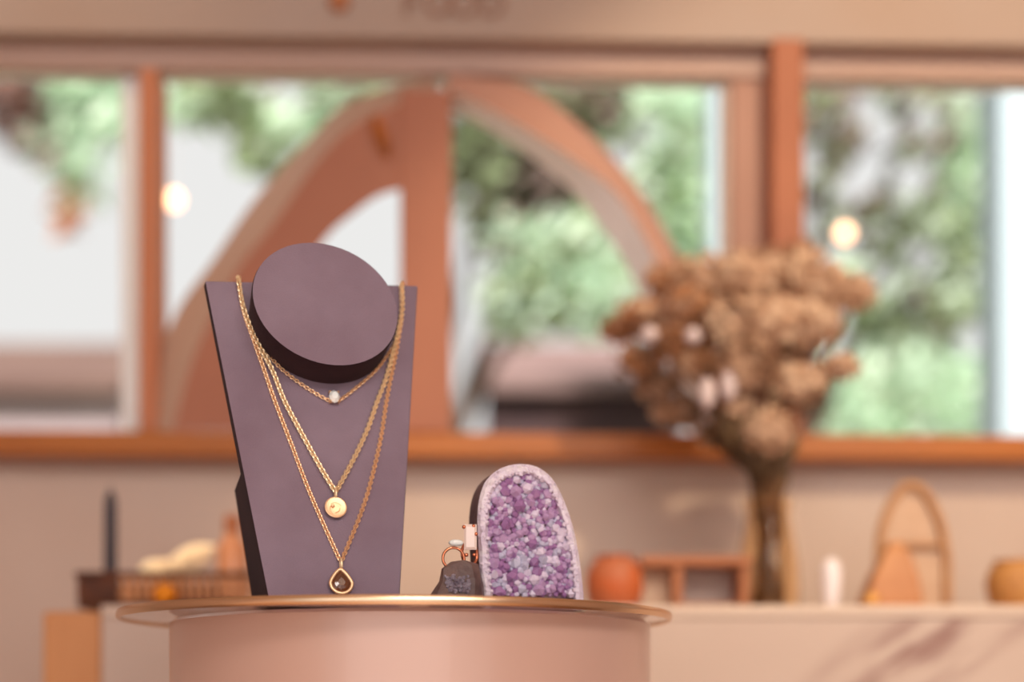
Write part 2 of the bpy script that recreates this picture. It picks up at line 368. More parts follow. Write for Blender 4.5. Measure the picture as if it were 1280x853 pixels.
m = MB(); m.prism([(cx(803,1.5),1.5,z0),(cx(838,1.5),1.5,z0),(cx(838,1.5),1.506,z0+.045),(cx(803,1.5),1.506,z0+.045)], (0,.004,0))
tag(m.build('blank_card', mat('cream_card', (240,205,172), 0.6)), 'small cream card standing under the riser beside the orange pot', 'card')
D = 1.47
m = MB(); m.lathe((cx(1039,D),D,z0), [(.006,0),(.0085,.004),(.0095,.02),(.0105,.035),(.0100,.045),(.007,.052),(.003,.055)], 24)
tag(m.build('white_egg_candle', mat('milky_white', (246,234,236), 0.25, coat=.5), smooth=60), 'small milky white egg shaped candle on the counter', 'candle')
# rattan arch and amber cone
D = 1.52; rat = mat('rattan', (190,142,100), 0.6, rgb2=(176,126,86), scale=40)
ar = thing('rattan_arch', (cx(1135,D), D, z0), 'brown rattan arch with a pale panel on the right of the counter', 'arch stand')
pts = spline([P(x, y, D) for x, y in ((1098,700),(1102,660),(1118,622),(1137,606),(1158,618),(1176,655),(1184,700))], 5)
pts = [Vector((pts[0].x, D, z0+.002))]+pts+[Vector((pts[-1].x, D, z0+.002))]
m = MB(); m.tube(pts, [.0048]*len(pts), 10); m.build('hoop', rat, ar, smooth=50)
pp = [Vector((p.x, D+.004, p.z)) for p in pts]
m = MB(); m.prism(pp, (0,.004,0)); m.build('back_panel', mat('pale_rattan_web', (196,160,134), 0.7, rgb2=(204,170,144), scale=60), ar)
q = [Vector((cx(1152,D-.006), D-.006, z0+.054)), Vector((cx(1182,D-.006), D-.006, z0+.054))]
m = MB(); m.tube([P(1106,682,D-.001), P(1182,682,D-.001)], .003, 8); m.build('crossbar', rat, ar, smooth=50)
m = MB(); m.box((cx(1095,D),D-.012,z0),(cx(1187,D),D+.016,z0+.006)); m.build('foot', rat, ar, bevel=.001)
D = 1.47
m = MB(); m.rings([[Vector((cx(1112,D)+sx*wd+ (0.006 if z > .05 else .003 if z>.03 else 0), D+sy*wd*.7, z0+z)) for sx, sy in ((-1,-1),(1,-1),(1,1),(-1,1))] for wd, z in ((.030,0),(.029,.010),(.023,.035),(.013,.060),(.005,.072))])
tag(m.build('amber_pyramid', mat('amber_brown', (178,112,62), 0.45, rgb2=(190,126,74), scale=30), bevel=.002), 'amber brown pyramid standing in front of the rattan arch', 'pyramid')
m = MB(); m.ball((cx(1089,1.415), 1.415, z0+.008), .008, 16, 10)
tag(m.build('gold_bead', mat('honey_bead', (232,170,96), 0.25, .3), smooth=60), 'small honey bead at the front foot of the amber pyramid', 'bead')
m = MB(); m.lathe((cx(1268,1.5),1.5,z0), [(.020,0),(.026,.012),(.030,.030),(.026,.045),(.020,.052),(.022,.055),(.018,.055),(.016,.05)], 28)
tag(m.build('small_jug', mat('ochre_clay', (196,142,82), 0.6, rgb2=(180,122,66), scale=30), smooth=45), 'small ochre clay jar on the counter at the right edge', 'jar')

# ---------------------------------------------------------------- vase of dried flowers
VD = 1.56; vc = Vector((cx(960,VD), VD, z0))
vase = thing('glass_vase', vc, 'clear amber tinted glass vase holding the dried bouquet', 'vase')
vg = mat('amber_tinted_glass', (255,240,216), 0.03, trans=1, ior=1.2)
o_ = [(.030,0),(.034,.004),(.035,.03),(.033,.06),(.027,.09),(.0235,.112),(.027,.128)]
i_ = [(.025,.128),(.0215,.112),(.025,.09),(.031,.06),(.033,.03),(.032,.008),(.0,.007)]
MB().lathe(vc, o_+i_[:-1]+[(.001,.007)], 40, caps=True).build('vase_body', vg, vase, smooth=60)
stem = mat('dry_stem', (96,66,44), 0.8, rgb2=(122,84,52), scale=30)
pet = [mat('tan_petals', (208,170,142), 0.85, translucent=.25), mat('sand_petals', (222,190,162), 0.85, translucent=.25), mat('rust_petals', (184,130,92), 0.85, translucent=.25), mat('brown_petals', (140,102,78), 0.85, translucent=.2)]
leafm = mat('dark_dry_leaf', (84,62,44), 0.85, rgb2=(104,78,50), scale=30)
budm = mat('lilac_white_bud', (214,194,194), 0.7)
def floret_ball(c, r, n, ps, mis, sc=(1,1,1)):
    m = MB()
    for i in range(n):
        zc = 1-2*(i+.5)/n; a = i*2.39996; s_ = math.sqrt(1-zc*zc)
        nrm = Vector((s_*math.cos(a), s_*math.sin(a), zc)); nn = (nrm+Vector([random.uniform(-.35,.35) for _ in range(3)])).normalized()
        ctr = c+Vector((nrm.x*sc[0], nrm.y*sc[1], nrm.z*sc[2]))*r*random.uniform(.62,1.14)
        u = nn.orthogonal().normalized(); u = Matrix.Rotation(random.uniform(0,6.28), 3, nn) @ u; v = nn.cross(u); mi = random.choice(mis)
        for k in range(4):
            d = u*math.cos(k*math.pi/2)+v*math.sin(k*math.pi/2); e = nn.cross(d)
            m.add([ctr, ctr+d*ps*.55+e*ps*.42+nn*ps*.12, ctr+d*ps*1.05+nn*ps*.3, ctr+d*ps*.55-e*ps*.42+nn*ps*.12], [(0,1,2,3)], mi)
    m.ball(c, r*.62, 10, 7, sc, .08, mis[-1])
    return m
heads = [(930,350,44,1.55,(0,1,0)),(885,352,40,1.58,(0,1,0)),(972,345,42,1.60,(1,0)),(1026,358,36,1.57,(0,1,0)),(1066,366,26,1.60,(1,0,0)),
 (842,352,28,1.60,(0,2)),(1012,402,34,1.52,(1,0)),(962,402,44,1.51,(0,0,1)),(908,405,42,1.52,(0,1,3)),(862,385,34,1.54,(0,2)),
 (1052,458,17,1.52,(0,1)),(996,480,32,1.53,(0,1)),(962,538,28,1.50,(1,0)),(936,455,36,1.50,(0,0,3)),(802,396,30,1.58,(2,2,0)),
 (776,410,19,1.62,(2,0)),(800,450,24,1.60,(2,3)),(846,425,30,1.56,(2,2,3)),(826,480,26,1.62,(3,0)),(850,515,26,1.60,(3,0)),(876,455,28,1.55,(2,0)),
 (1000,330,30,1.63,(0,2)),(990,440,30,1.56,(0,3)),(895,545,18,1.58,(3,0)),(925,510,20,1.52,(3,0))]
where = {1:'tan flower head at the top of the bouquet, just left of the largest one',2:'sand flower head at the top of the bouquet right of the largest one',3:'tan flower head on the upper right shoulder of the bouquet',5:'rust tinged flower head on the upper left shoulder of the bouquet',6:'sand flower head on the right, above the bright gap in the leaves',7:'broad tan flower head in the middle of the bouquet',8:'broad tan flower head left of the middle of the bouquet',9:'rust tinged flower head above the second lilac bud',11:'tan flower head low on the right edge of the bouquet',13:'brownish tan flower head right above the dark leaves',14:'rust flower head on the left just above the first lilac bud',16:'rust brown flower head below the first lilac bud',17:'rust flower head between the two upper lilac buds',18:'brown flower head on the lower left of the bouquet',19:'lowest brown flower head on the left just over the sill',20:'rust flower head directly under the second lilac bud',21:'rust flecked flower head peeking up in front of the timber post',22:'tan flower head behind the lower right edge of the bouquet',23:'small brown flower head at the bottom left of the dark leaves',24:'brown flower head in the dark centre of the bouquet',10:'single small tan flower dangling below the bouquet on its right', 12:'lowest sand coloured flower head just above the vase neck', 15:'small rust flower head at the far left of the bouquet', 4:'pale tan flower head at the far right tip of the bouquet', 0:'large tan flower head at the top of the bouquet'}
for i, (x, y, r, D, mis) in enumerate(heads):
    D += .02
    c = P(x, y, D); R_ = r/F*D
    left = x < 870
    lb = where.get(i, 'rust brown dried flower head on the left side of the bouquet' if left else 'sandy tan dried flower head in the middle and right of the bouquet')
    gp = None if i in where else ('rust flowers on the left of the bouquet' if left else 'tan flowers of the bouquet')
    ang = random.uniform(0, 6.28); base = vc+Vector((math.cos(ang)*.020, math.sin(ang)*.020, .010)); nk = vc+Vector((math.cos(ang+2.5)*.015, math.sin(ang+2.5)*.015, .118))
    fl = thing('dried_flower', base, lb, 'flower', gp)
    kn = vc+Vector(((c.x-vc.x)*.22, (c.y-vc.y)*.2, .20))
    pts = spline([base, nk, kn if c.z > kn.z+.02 else (nk+c)/2+Vector((0,0,.01)), c-Vector((0,0,R_*.5))], 4)
    MB().tube(pts, [.0017]*len(pts), 6).build('stem', stem, fl, smooth=60)
    random.seed(100+i)
    floret_ball(c, R_, 80 if r > 30 else 45, .0095, list(mis), (random.uniform(.95,1.25),1,random.uniform(.7,.95))).build('bloom', pet, fl, kind='stuff')
for i, (x, y) in enumerate(((812,418),(866,420),(884,492),(911,482))):
    c = P(x, y, 1.515); base = vc+Vector((.012*math.cos(i*1.5), .012*math.sin(i*1.5), .010))
    fl = thing('dried_bud', base, ['pale lilac bud at the left among rust flowers','pale lilac bud in the upper left of the bouquet','pale lilac long bud low in the left of the bouquet','pale lilac long bud beside dark leaves in mid bouquet'][i], 'flower bud')
    pts = spline([base, vc+Vector((.01*math.cos(i*1.5+2), .01*math.sin(i*1.5+2),.118)), vc+Vector(((c.x-vc.x)*.3,-.01,.20)), c], 4)
    MB().tube(pts, .0014, 6).build('stem', stem, fl, smooth=60)
    MB().ball(c, .0090, 12, 8, (1,1,1.0 if i < 2 else 1.9)).build('bud_head', budm, fl, smooth=60)
# long dark dried leaves through the bundle
lf = [((960,600),(935,500),9),((955,600),(900,480),9),((962,600),(965,455),9),((950,590),(880,500),8),((958,610),(915,540),10),((965,600),(1000,545),8),((950,600),(925,470),10),((965,620),(975,520),10),((955,640),(930,560),9),((962,640),(985,575),9),((957,640),(955,560),12),((948,600),(872,530),8)]
for i, (a, b, wpx) in enumerate(lf):
    D = 1.535+.004*i; A = P(*a, D); B = P(*b, D); wd = wpx/F*D
    base = vc+Vector((.017*math.cos(i*2.1), .017*math.sin(i*2.1), .010)); nk = vc+Vector((.014*math.cos(i*2.1), .014*math.sin(i*2.1), .118))
    fl = thing('dried_leaf_sprig', base, 'long dark brown dried leaf on a stem at the heart of the bouquet', 'leaf', 'dark leaves in the bouquet')
    pts = spline([base, nk, A], 4); MB().tube(pts, .0020, 6).build('stem', stem, fl, smooth=60)
    m = MB(); ax = (B-A); sd = Vector((ax.z, .3*ax.x, -ax.x)).normalized(); rr = []
    for k in range(9):
        t = k/8; wv = wd*math.sin(math.pi*min(.98, max(.03, t)))**.8; cpt = A+ax*t+Vector((0,-.012*math.sin(math.pi*t),0))
        rr.append([cpt-sd*wv, cpt+Vector((0,.003,0)), cpt+sd*wv, cpt+Vector((0,.0045,0))])
    m.rings(rr); m.build('leaf_blade', leafm, fl, smooth=60)

# ---------------------------------------------------------------- round stand: pedestal and brass edged disc
ZT = EYE+0.0603
TC = Vector((-0.0800, 1.0, ZT)); TR = 0.1915
ped = thing('round_pedestal', (-0.0698, 1.0, 0), 'rose coloured round pedestal with brass edged round top in front', 'pedestal')
PR = 0.1664
MB().lathe((-0.0698,1.0,0), [(PR,0.0),(PR,ZT-.0075),(PR-.003,ZT-.0052)], 128).build('column', M['pedestal'], ped, smooth=40)
pf = [(TR-.0035,-.0042),(TR-.0010,-.0052),(TR+.0,-.0035),(TR+.0,-.0012),(TR-.0010,.0006),(TR-.0035,.0006)]
MB().lathe(TC, pf, 160, caps=False, loop=True).build('brass_edge', M['brass'], ped, smooth=60)
tg = mat('tinted_glass_top', (250,236,230), 0.02, trans=1, ior=1.3)
MB().lathe(TC, [(TR-.0034,-.0036),(TR-.0034,0)], 128).build('glass_top', tg, ped, smooth=40)

# ---------------------------------------------------------------- necklace bust
th, ph = math.radians(17), math.radians(15)
n = Vector((math.sin(th)*math.cos(ph), -math.cos(th)*math.cos(ph), math.sin(ph)))
B0 = P(417, 745, 0.882)
def onp(px, py, off=0.0):
    d = Vector(((px-640)/F, 1, (HOR-py)/F)); o0 = Vector((0,0,EYE)); t = (B0+n*off-o0).dot(n)/d.dot(n); return o0+d*t
TL, TRr = onp(256,351), onp(522.5,357)
BR, BL = onp(500,745), onp(335,746)
def down(a, b):    # continue an edge to the disc's top
    t = (ZT+.0004-a.z)/(b.z-a.z); return a+(b-a)*t
BR, BL = down(TRr, BR), down(TL, BL)
bust = thing('necklace_bust', (BL+BR)/2+Vector((0,.02,0)), 'mauve velvet necklace bust standing at left on the round top', 'display bust')
nh = Vector((n.x, n.y, 0)).normalized()
def lerp(a, b, t): return a+(b-a)*t
m = MB(); rr = []
kz = 0.40
for t, dp in ((0,.080),(kz-.02,.058),(kz,.014),(1,.011)):
    a, b = lerp(BL, TL, t), lerp(BR, TRr, t)
    rr.append([a, b, b-nh*dp, a-nh*dp])
m.rings(rr)
for i in range(len(m.f)):      # front faces lighter; side and back use the velvet with shade painted in
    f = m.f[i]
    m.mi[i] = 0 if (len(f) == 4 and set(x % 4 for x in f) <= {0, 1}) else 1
m.build('chest_panel', [M['velvet'], M['velvetshade']], bust, bevel=.0012)
capc = onp(407.5, 379.5, .027); bc = onp(399, 407, 0)
up_ = (TL+TRr-BL-BR).normalized(); up_ = (up_-n*up_.dot(n)).normalized(); sd_ = up_.cross(n).normalized()
# ellipse of the cap
def ell(c, a, b, rot, k=56):
    return [c+sd_*(a*math.cos(q)*math.cos(rot)-b*math.sin(q)*math.sin(rot))+up_*(a*math.cos(q)*math.sin(rot)+b*math.sin(q)*math.cos(rot)) for q in [2*math.pi*i/k for i in range(k)]]
m = MB()
rot = math.radians(-24) if sd_.x > 0 else math.radians(24)
A_, B_ = .0474, .0428
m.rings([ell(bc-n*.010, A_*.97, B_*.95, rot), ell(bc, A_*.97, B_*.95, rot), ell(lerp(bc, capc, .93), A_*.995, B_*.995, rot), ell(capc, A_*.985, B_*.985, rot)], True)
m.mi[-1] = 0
for i in range(len(m.mi)-1): m.mi[i] = 1  # neck wall painted dark for the shade on its downward side
m.build('neck', [M['velvet'], M['velvetshade']], bust, smooth=35)

# ---------------------------------------------------------------- necklaces
def chain_mesh(path, pitch, rad, wire):
    pts = [Vector(p) for p in path]; L_ = [0]
    for a, b in zip(pts, pts[1:]): L_.append(L_[-1]+(b-a).length)
    tot = L_[-1]; m = MB(); k = int(tot/pitch); j = 0
    for i in range(k+1):
        s_ = i*tot/k
        while j < len(L_)-2 and L_[j+1] < s_: j += 1
        t = (s_-L_[j])/max(1e-9, L_[j+1]-L_[j]); c = pts[j].lerp(pts[j+1], t); d = (pts[j+1]-pts[j]).normalized()
        u = (n-d*n.dot(d)).normalized(); v = d.cross(u)
        a = (i % 2)*math.pi/2+.6; nr = u*math.cos(a)+v*math.sin(a); e = d.cross(nr)
        d2 = (d+e*.35).normalized(); e2 = (e-d2*e.dot(d2)).normalized()
        ring = [c+d2*rad*1.25*math.cos(q)+e2*rad*math.sin(q) for q in [2*math.pi*x/8 for x in range(8)]]
        m.tube(ring, wire, 4, True)
    return m
def necklace(left, right, off, label, pitch, rad, wire, gm):
    # left and right: points from the top of the panel down to the pendant
    back = [onp(302,366,-.0155), onp(330,385,-.0160), onp(400,395,-.0160), onp(470,385,-.0160), onp(499,372,-.0155)]
    lp = [onp(x, y, off) for x, y in left]; rp = [onp(x, y, off) for x, y in right]
    top_l = onp(left[0][0], left[0][1]-2, .001); top_r = onp(right[0][0], right[0][1]-1, .001)
    path = spline(list(reversed(lp))+[top_l], 6)+[onp(299,349,-.008)]+back+[onp(502,355,-.008)]+spline([top_r]+rp, 6)
    nk = thing('necklace', lp[-1], label, 'necklace')
    chain_mesh(path, pitch, rad, wire).build('chain', gm, nk, smooth=70, kind='stuff')
    return nk, lp[-1]
c1, e1 = necklace([(298,350),(306,387),(318,418),(336,444),(356,465),(388,488),(413,502)], [(502,357),(503,393),(497,421),(483,446),(467,466),(440,489),(424,501)], .0016,
    'short gold chain with one clear stone, highest on the bust', 0.0019, .00105, .00040, M['gold'])
c2, e2 = necklace([(298,350),(305,387),(320,425),(340,462),(355,500),(376,540),(401,585),(418,613)], [(502,357),(502,393),(490,445),(481,477),(471,503),(460,535),(443,572),(421,613)], .0026,
    'middle gold rope chain with a round gold coin pendant', .0021, .00150, .00052, M['goldpale'])
c3, e3 = necklace([(299,350),(304,387),(317,425),(330,462),(343,500),(364,555),(388,618),(424,699)], [(502,357),(502,393),(496,435),(488,475),(483,502),(474,558),(456,628),(428,699)], .0014,
    'longest gold rope chain with a teardrop brown stone pendant', .0020, .00130, .00046, M['gold'])
def disc_at(m, c, r, t, k=28, mi=0, sx=1.0):
    m.rings([[c+sd_*rr_*math.cos(q)+up_*rr_*math.sin(q)+n*h for q in [2*math.pi*i/k for i in range(k)]] for rr_, h in ((r*.95,0),(r,t*.3),(r,t*.8),(r*.92,t),(r*.8,t*.85),(r*.3,t*.9))], True, False, mi)
# stone
c = onp(418, 496, .0036); m = MB()
pr = [(0,.0026),(.0022,.0020),(.0037,.0002),(.0034,-.0010)]
rr = []
for rad_, h in ((.0020,.0024),(.0036,.0004),(.0034,-.0010),(.0008,-.0024)):
    rr.append([c+(sd_*math.cos(q)+up_*1.25*math.sin(q))*rad_+n*h for q in [2*math.pi*i/8 for i in range(8)]])
m.rings(rr); m.build('clear_stone', M['gem'], c1)
m = MB()
for sx, sy in ((-1,-1),(1,-1),(1,1),(-1,1)):
    b = c+sd_*sx*.0030+up_*sy*.0034; m.tube([b-n*.0024, b+n*.0006, b*1+n*.001-sd_*sx*.0008], .0005, 6)
m.build('claw', M['gold'], c1, smooth=60)
# coin
c = onp(419.5, 635, .0026); m = MB(); disc_at(m, c, .0070, .0014, 32); m.build('coin', M['gold'], c2, smooth=35)
m = MB(); b = onp(419.5,636,.0041)
for k in range(3):
    a0 = .5+k*2.1; m.tube([b+(sd_*math.cos(a0+t)+up_*math.sin(a0+t))*(.0042-.0008*k)+n*(-.0001) for t in [x*.22 for x in range(9)]], .00032, 5)
m.ball(onp(416,633,.0042), .0012, 10, 6); m.build('relief', M['gold'], c2, smooth=60, label='raised mark on the coin')
def bail(par, x, y, sc=1.0):
    b = onp(x, y, .0030); m = MB(); m.tube([b+(up_*1.35*math.cos(q)+n*math.sin(q)*.9)*.0022*sc+sd_*0 for q in [2*math.pi*i/14 for i in range(14)]], .0008*sc, 8, True)
    m.build('bail', M['goldpale'], par, smooth=60)
bail(c2, 419.5, 617); bail(c3, 426.3, 705, 1.1)
# teardrop
def drop(s_, k=36):
    out = []
    for i in range(k):
        q = 2*math.pi*i/k; x = math.sin(q)*(1-.50*max(0, math.cos(q))**1.2); y = math.cos(q) if math.cos(q) < 0 else math.cos(q)*1.3
        out.append((x*s_, y*s_))
    return out
c = onp(426.5, 729, .0032)
m = MB(); m.tube([c+sd_*x+up_*y for x, y in drop(.0068)], .0011, 8, True); m.build('bezel', M['gold'], c3, smooth=60)
m = MB(); m.rings([[c+sd_*x*s_+up_*y*s_+n*h for x, y in drop(.0063)] for s_, h in ((1,-.001),(.98,.0004),(.7,.0016),(.35,.0020))]); m.build('brown_stone', M['smoky'], c3)

# ---------------------------------------------------------------- amethyst geode
AD = .915
out = [(604,746),(600,715),(598,680),(597,650),(600,622),(609,601),(626,587),(648,581),(671,584),(690,598),(705,625),(717,660),(724,695),(728,725),(730,746)]
def yawp(p, yaw=.15):     # turn the face a little to the right about the stone's middle
    c = P(664, 660, AD); d = p-c; return c+Vector((d.x, d.x*yaw, d.z))
def zfix(p, z=ZT+.0006): return Vector((p.x, p.y, max(p.z, z)))
ol = curve(out, 4)
outer = [yawp(P(x, y, AD)) for x, y in ol]
outer[0].z = outer[-1].z = ZT+.0008
ic = (664, 700)
inner = [(ic[0]+(x-ic[0])*.80, ic[1]+(y-ic[1])*.885) if y < 700 else (ic[0]+(x-ic[0])*.80, y) for x, y in ol]
inn = [yawp(P(x, y, AD)) for x, y in inner]
for L2 in (outer, inn):
    for p in L2: p.z = max(p.z, ZT+.0008)
    L2[0].z = L2[-1].z = ZT+.0008
am = thing('amethyst_geode', (outer[0]+outer[-1])/2, 'upright purple amethyst geode with pale rind beside the velvet bust', 'geode')
def shift(L2, v): return [p+Vector(v) for p in L2]
cm = sum(outer, Vector())/len(outer)
bk_ = [Vector((cm.x+(p.x-cm.x)*.86-.006, p.y+.040, ZT+.0008+(p.z-ZT-.0008)*.90)) for p in outer]
md_ = [Vector((p.x-.006, p.y+.018, p.z-.001 if p.z > ZT+.004 else p.z)) for p in outer]
random.seed(3)
m = MB(); m.rings([[q for q in bk_], md_, shift(outer, (0,.003,0))]); m.build('crust', M['amback'], am)
rim = []
for k, (t, h) in enumerate(((0,.003),(.0,-.001),(.35,-.0035),(.75,-.003),(1.0,.002))):
    rim.append([lerp(a, b, t)+Vector((random.uniform(-.0005,.0005)*(k > 1), h+random.uniform(-.0007,.0007)*(k > 1), 0)) for a, b in zip(outer, inn)])
m = MB(); nn = len(outer)
m.v = [tuple(p) for r in rim for p in r]
for a in range(len(rim)-1):
    for i in range(nn-1): m.f.append((a*nn+i, a*nn+i+1, (a+1)*nn+i+1, (a+1)*nn+i)); m.mi.append(0)
m.build('pale_rind', M['amrim'], am)
m = MB(); m.prism([p+Vector((0,.004,0)) for p in inn], (0,.004,0)); m.build('crystal_bed', M['am2'], am)
def inside(px, py):
    c_ = False; j = len(inner)-1
    for i in range(len(inner)):
        xi, yi = inner[i]; xj, yj = inner[j]
        if (yi > py) != (yj > py) and px < (xj-xi)*(py-yi)/(yj-yi)+xi: c_ = not c_
        j = i
    return c_
m = MB(); cnt = 0; random.seed(11); placed = []
fn = Vector((.15, -1, 0)).normalized()
tries = 0
while cnt < 800 and tries < 20000:
    tries += 1
    x, y = random.uniform(598, 730), random.uniform(586, 744)
    if not inside(x, y): continue
    r = random.choice((3.8, 5.2, 7.0))*random.uniform(.8, 1.2)
    if any((x-a)**2+(y-b)**2 < (.52*(r+c_))**2 for a, b, c_ in placed): continue
    placed.append((x, y, r)); cnt += 1
    R_ = r/F*AD; c = yawp(P(x, y, AD))+Vector((0,.0035,0)); d = (fn+Vector((random.uniform(-.55,.55), 0, random.uniform(-.45,.55)))).normalized()
    u = d.orthogonal().normalized(); u = Matrix.Rotation(random.uniform(0,1), 3, d) @ u; v = d.cross(u); h = R_*random.uniform(.6,1.3)
    mi = random.choices((0,1,2,3), (4,5,3,4))[0]
    a = [c+(u*math.cos(q)+v*math.sin(q))*R_ for q in [math.pi*i/3 for i in range(6)]]
    b = [p+d*h for p in a]; tip = c+d*(h+R_*random.uniform(.7,1.1))
    m.add(a+b+[tip], [(i,(i+1)%6,(i+1)%6+6,i+6) for i in range(6)]+[(i+6,(i+1)%6+6,12) for i in range(6)], mi)
m.build('crystals', [M['am1'],M['am2'],M['am3'],M['am4']], am, kind='stuff')
# pale crystals on the rind
m = MB()
for i in range(150):
    k = random.randrange(1, nn-1); t = random.uniform(.25, .95); c = lerp(outer[k], inn[k], t)+Vector((0,-.002,0)); R_ = random.uniform(.0009,.0020); d = (fn+Vector((random.uniform(-.7,.7),0,random.uniform(-.7,.7)))).normalized()
    u = d.orthogonal().normalized(); v = d.cross(u); a = [c+(u*math.cos(q)+v*math.sin(q))*R_ for q in [math.pi*j/3 for j in range(6)]]
    m.add(a+[c+d*R_*1.4], [(j,(j+1)%6,6) for j in range(6)])
m.build('rind_crystals', mat('milky_crystal', (232,216,232), 0.12, coat=.6), am, kind='stuff')

# ---------------------------------------------------------------- dark rock with two rings
RD = .905
rc = Vector((cx(570,RD), RD, ZT+.0006))
lo = [(-36,0),(-33,12),(-22,28),(-18,44),(-4,53),(12,55),(28,50),(34,30),(36,0)]
s_ = 1/F*RD
def rockring(d, sc_): return [rc+Vector((x*s_*sc_, d, max(0, y*s_*(.9+.1*sc_)))) for x, y in lo]
random.seed(5)
m = MB(); m.rings([rockring(-.016,.72), rockring(-.012,.95), rockring(.004,1), rockring(.018,.85)])
m.v = [(v[0]+random.uniform(-.0008,.0008), v[1]+random.uniform(-.001,.001), v[2]) for v in m.v]
rk = tag(m.build('dark_rock', M['rock'], origin=rc), 'small dark charcoal stone left of the amethyst, rings resting on top', 'stone')
m = MB()
for i in range(46):
    x, y = random.uniform(-15,20), random.uniform(15,36); c = rc+Vector((x*s_*.9, -.0160+max(0,y-32)*.0002, y*s_*.98)); R_ = random.uniform(.001,.0022); d = Vector((random.uniform(-.6,.6),-1,random.uniform(-.2,.9))).normalized()
    u = d.orthogonal().normalized(); v = d.cross(u); a = [c+(u*math.cos(q)+v*math.sin(q))*R_ for q in [math.pi*j/3 for j in range(6)]]
    m.add(a+[c+d*R_*1.3], [(j,(j+1)%6,6) for j in range(6)])
q = m.build('grey_crystals', M['rocktop'], rk, kind='stuff')
def ring(c, r, wire, yaw, label, tilt=0):
    t = thing('ring', c, label, 'ring'); m = MB(); R3 = Matrix.Rotation(yaw, 3, 'Z') @ Matrix.Rotation(tilt, 3, 'Y')
    m.tube([c+R3 @ Vector((r*math.cos(q), 0, r*math.sin(q))) for q in [2*math.pi*i/32 for i in range(32)]], wire, 8, True)
    m.build('band', M['rose'], t, smooth=60); return t, R3
zt = rc.z+50*s_
r1, R3 = ring(Vector((cx(567,.895), .895, zt+.0035)), .0068, .0009, .2, 'rose gold ring with a bright white stone, lying left on the dark rock', .3)
c = P(570, 679, .893); m = MB(); m.ball(c, .0030, 10, 6, (1.6,.9,.75)); m.build('white_stone', M['gem'], r1)
r2, R3 = ring(Vector((cx(587,.905), .905, zt+.0075)), .0075, .0010, .9, 'taller rose gold ring with an upright pale pink stone, touching the amethyst', 0)
c = P(588, 672, .893); m = MB(); m.rings([[c+Vector((math.copysign(wd, sx), -.0012*k, math.copysign(hh, sz))) for sx, sz in ((-1,-1),(1,-1),(1,1),(-1,1))] for k, wd, hh in ((0,.0040,.0080),(1.5,.0040,.0080),(2.4,.0026,.0064))]); m.build('pink_stone', M['pinkstone'], r2)
m = MB()
for px, py in ((580,659),(592,658),(595,668),(583,694),(593,694)): m.ball(P(px, py, .891), .0013, 10, 6)
m.build('claw', M['rose'], r2, smooth=60)

# ---------------------------------------------------------------- glowing globes on cords, added outside as lamp reflections in the panes
bm = mat('lamp_reflection_glow', (255,196,150), 0.4, emit=4.6)
cordm = mat('added_pale_cord', (205,190,178), 0.7)
for x, y, D, lb in ((217,250,3.1,'glowing globe added as a lamp reflection in the middle window near the left bar'),(1056,292,3.1,'glowing globe added as a lamp reflection in the right window above the flowers')):
    c = P(x, y, D); t = thing('reflection_globe', c, lb, 'reflection')
    MB().ball(c, .0150, 20, 12).build('added_globe', bm, t, smooth=60)
    MB().lathe(c+Vector((0,0,.0105)), [(.005,0),(.005,.008),(.002,.011)], 14).build('added_socket', M['goldpale'], t, smooth=40)
    MB().tube([c+Vector((0,0,.03)), Vector((c.x, c.y, 2.75))], .0006, 5).build('cord', cordm, t)

# ---------------------------------------------------------------- outside
struct(MB().box((-30,1.98,-.08),(30,60,-.02)).build('ground', mat('garden_ground', (170,165,150), 0.9, rgb2=(140,145,110), scale=.6)))
def house(name, x0, x1, Dn, Df, yeave, yridge, wm, rm, label, door=None):
    e0, e1 = P(x0, yeave, Dn), P(x1, yeave, Dn); r0, r1 = P(x0, yridge, Df), P(x1, yridge, Df); r0.x, r1.x = e0.x, e1.x
    h = thing(name, ((e0.x+e1.x)/2, (Dn+Df)/2, 0), label, 'shed')
    i = .03
    MB().hexa([(e0.x+i,Dn+.1,-.02),(e1.x-i,Dn+.1,-.02),(e1.x-i,Dn+.1,e0.z-.0),(e0.x+i,Dn+.1,e0.z-.0)], [(e0.x+i,Df,-.02),(e1.x-i,Df,-.02),(e1.x-i,Df,r0.z-.04),(e0.x+i,Df,r0.z-.04)]).build('wall', wm, h)
    MB().hexa([e0, e1, r1, r0], [p-Vector((0,0,-.05)) for p in (e0, e1, r1, r0)]).build('roof', rm, h)
    return h
house('garden_shed', 596, 862, 6.6, 8.4, 489, 440, mat('dark_shed_boards', (74,50,50), 0.8, rgb2=(60,40,44), scale=4), mat('faded_pink_roof', (118,92,88), 0.8), 'low dark garden shed with faded pinkish roof seen through the middle window')
house('garden_wall_shed', -420, 152, 6.6, 8.2, 492, 440, mat('lilac_grey_render', (176,158,160), 0.8, rgb2=(160,140,142), scale=2), mat('brown_roof', (104,78,68), 0.8, rgb2=(92,66,58), scale=2), 'low lilac grey shed with brown roof beyond the left window')
LM = [mat('leaf_pale', (212,226,204), 0.5, translucent=.35), mat('leaf_mint', (214,238,214), 0.5, translucent=.35), mat('leaf_olive', (156,168,130), 0.5, translucent=.3), mat('leaf_dark', (78,68,52), 0.6, translucent=.1), mat('leaf_mauve_brown', (134,108,102), 0.6, translucent=.15), mat('leaf_russet', (190,124,88), 0.6, translucent=.3), mat('leaf_fresh', (190,214,164), 0.5, translucent=.4)]
bark = mat('bark', (110,84,70), 0.9, rgb2=(86,66,56), scale=10)
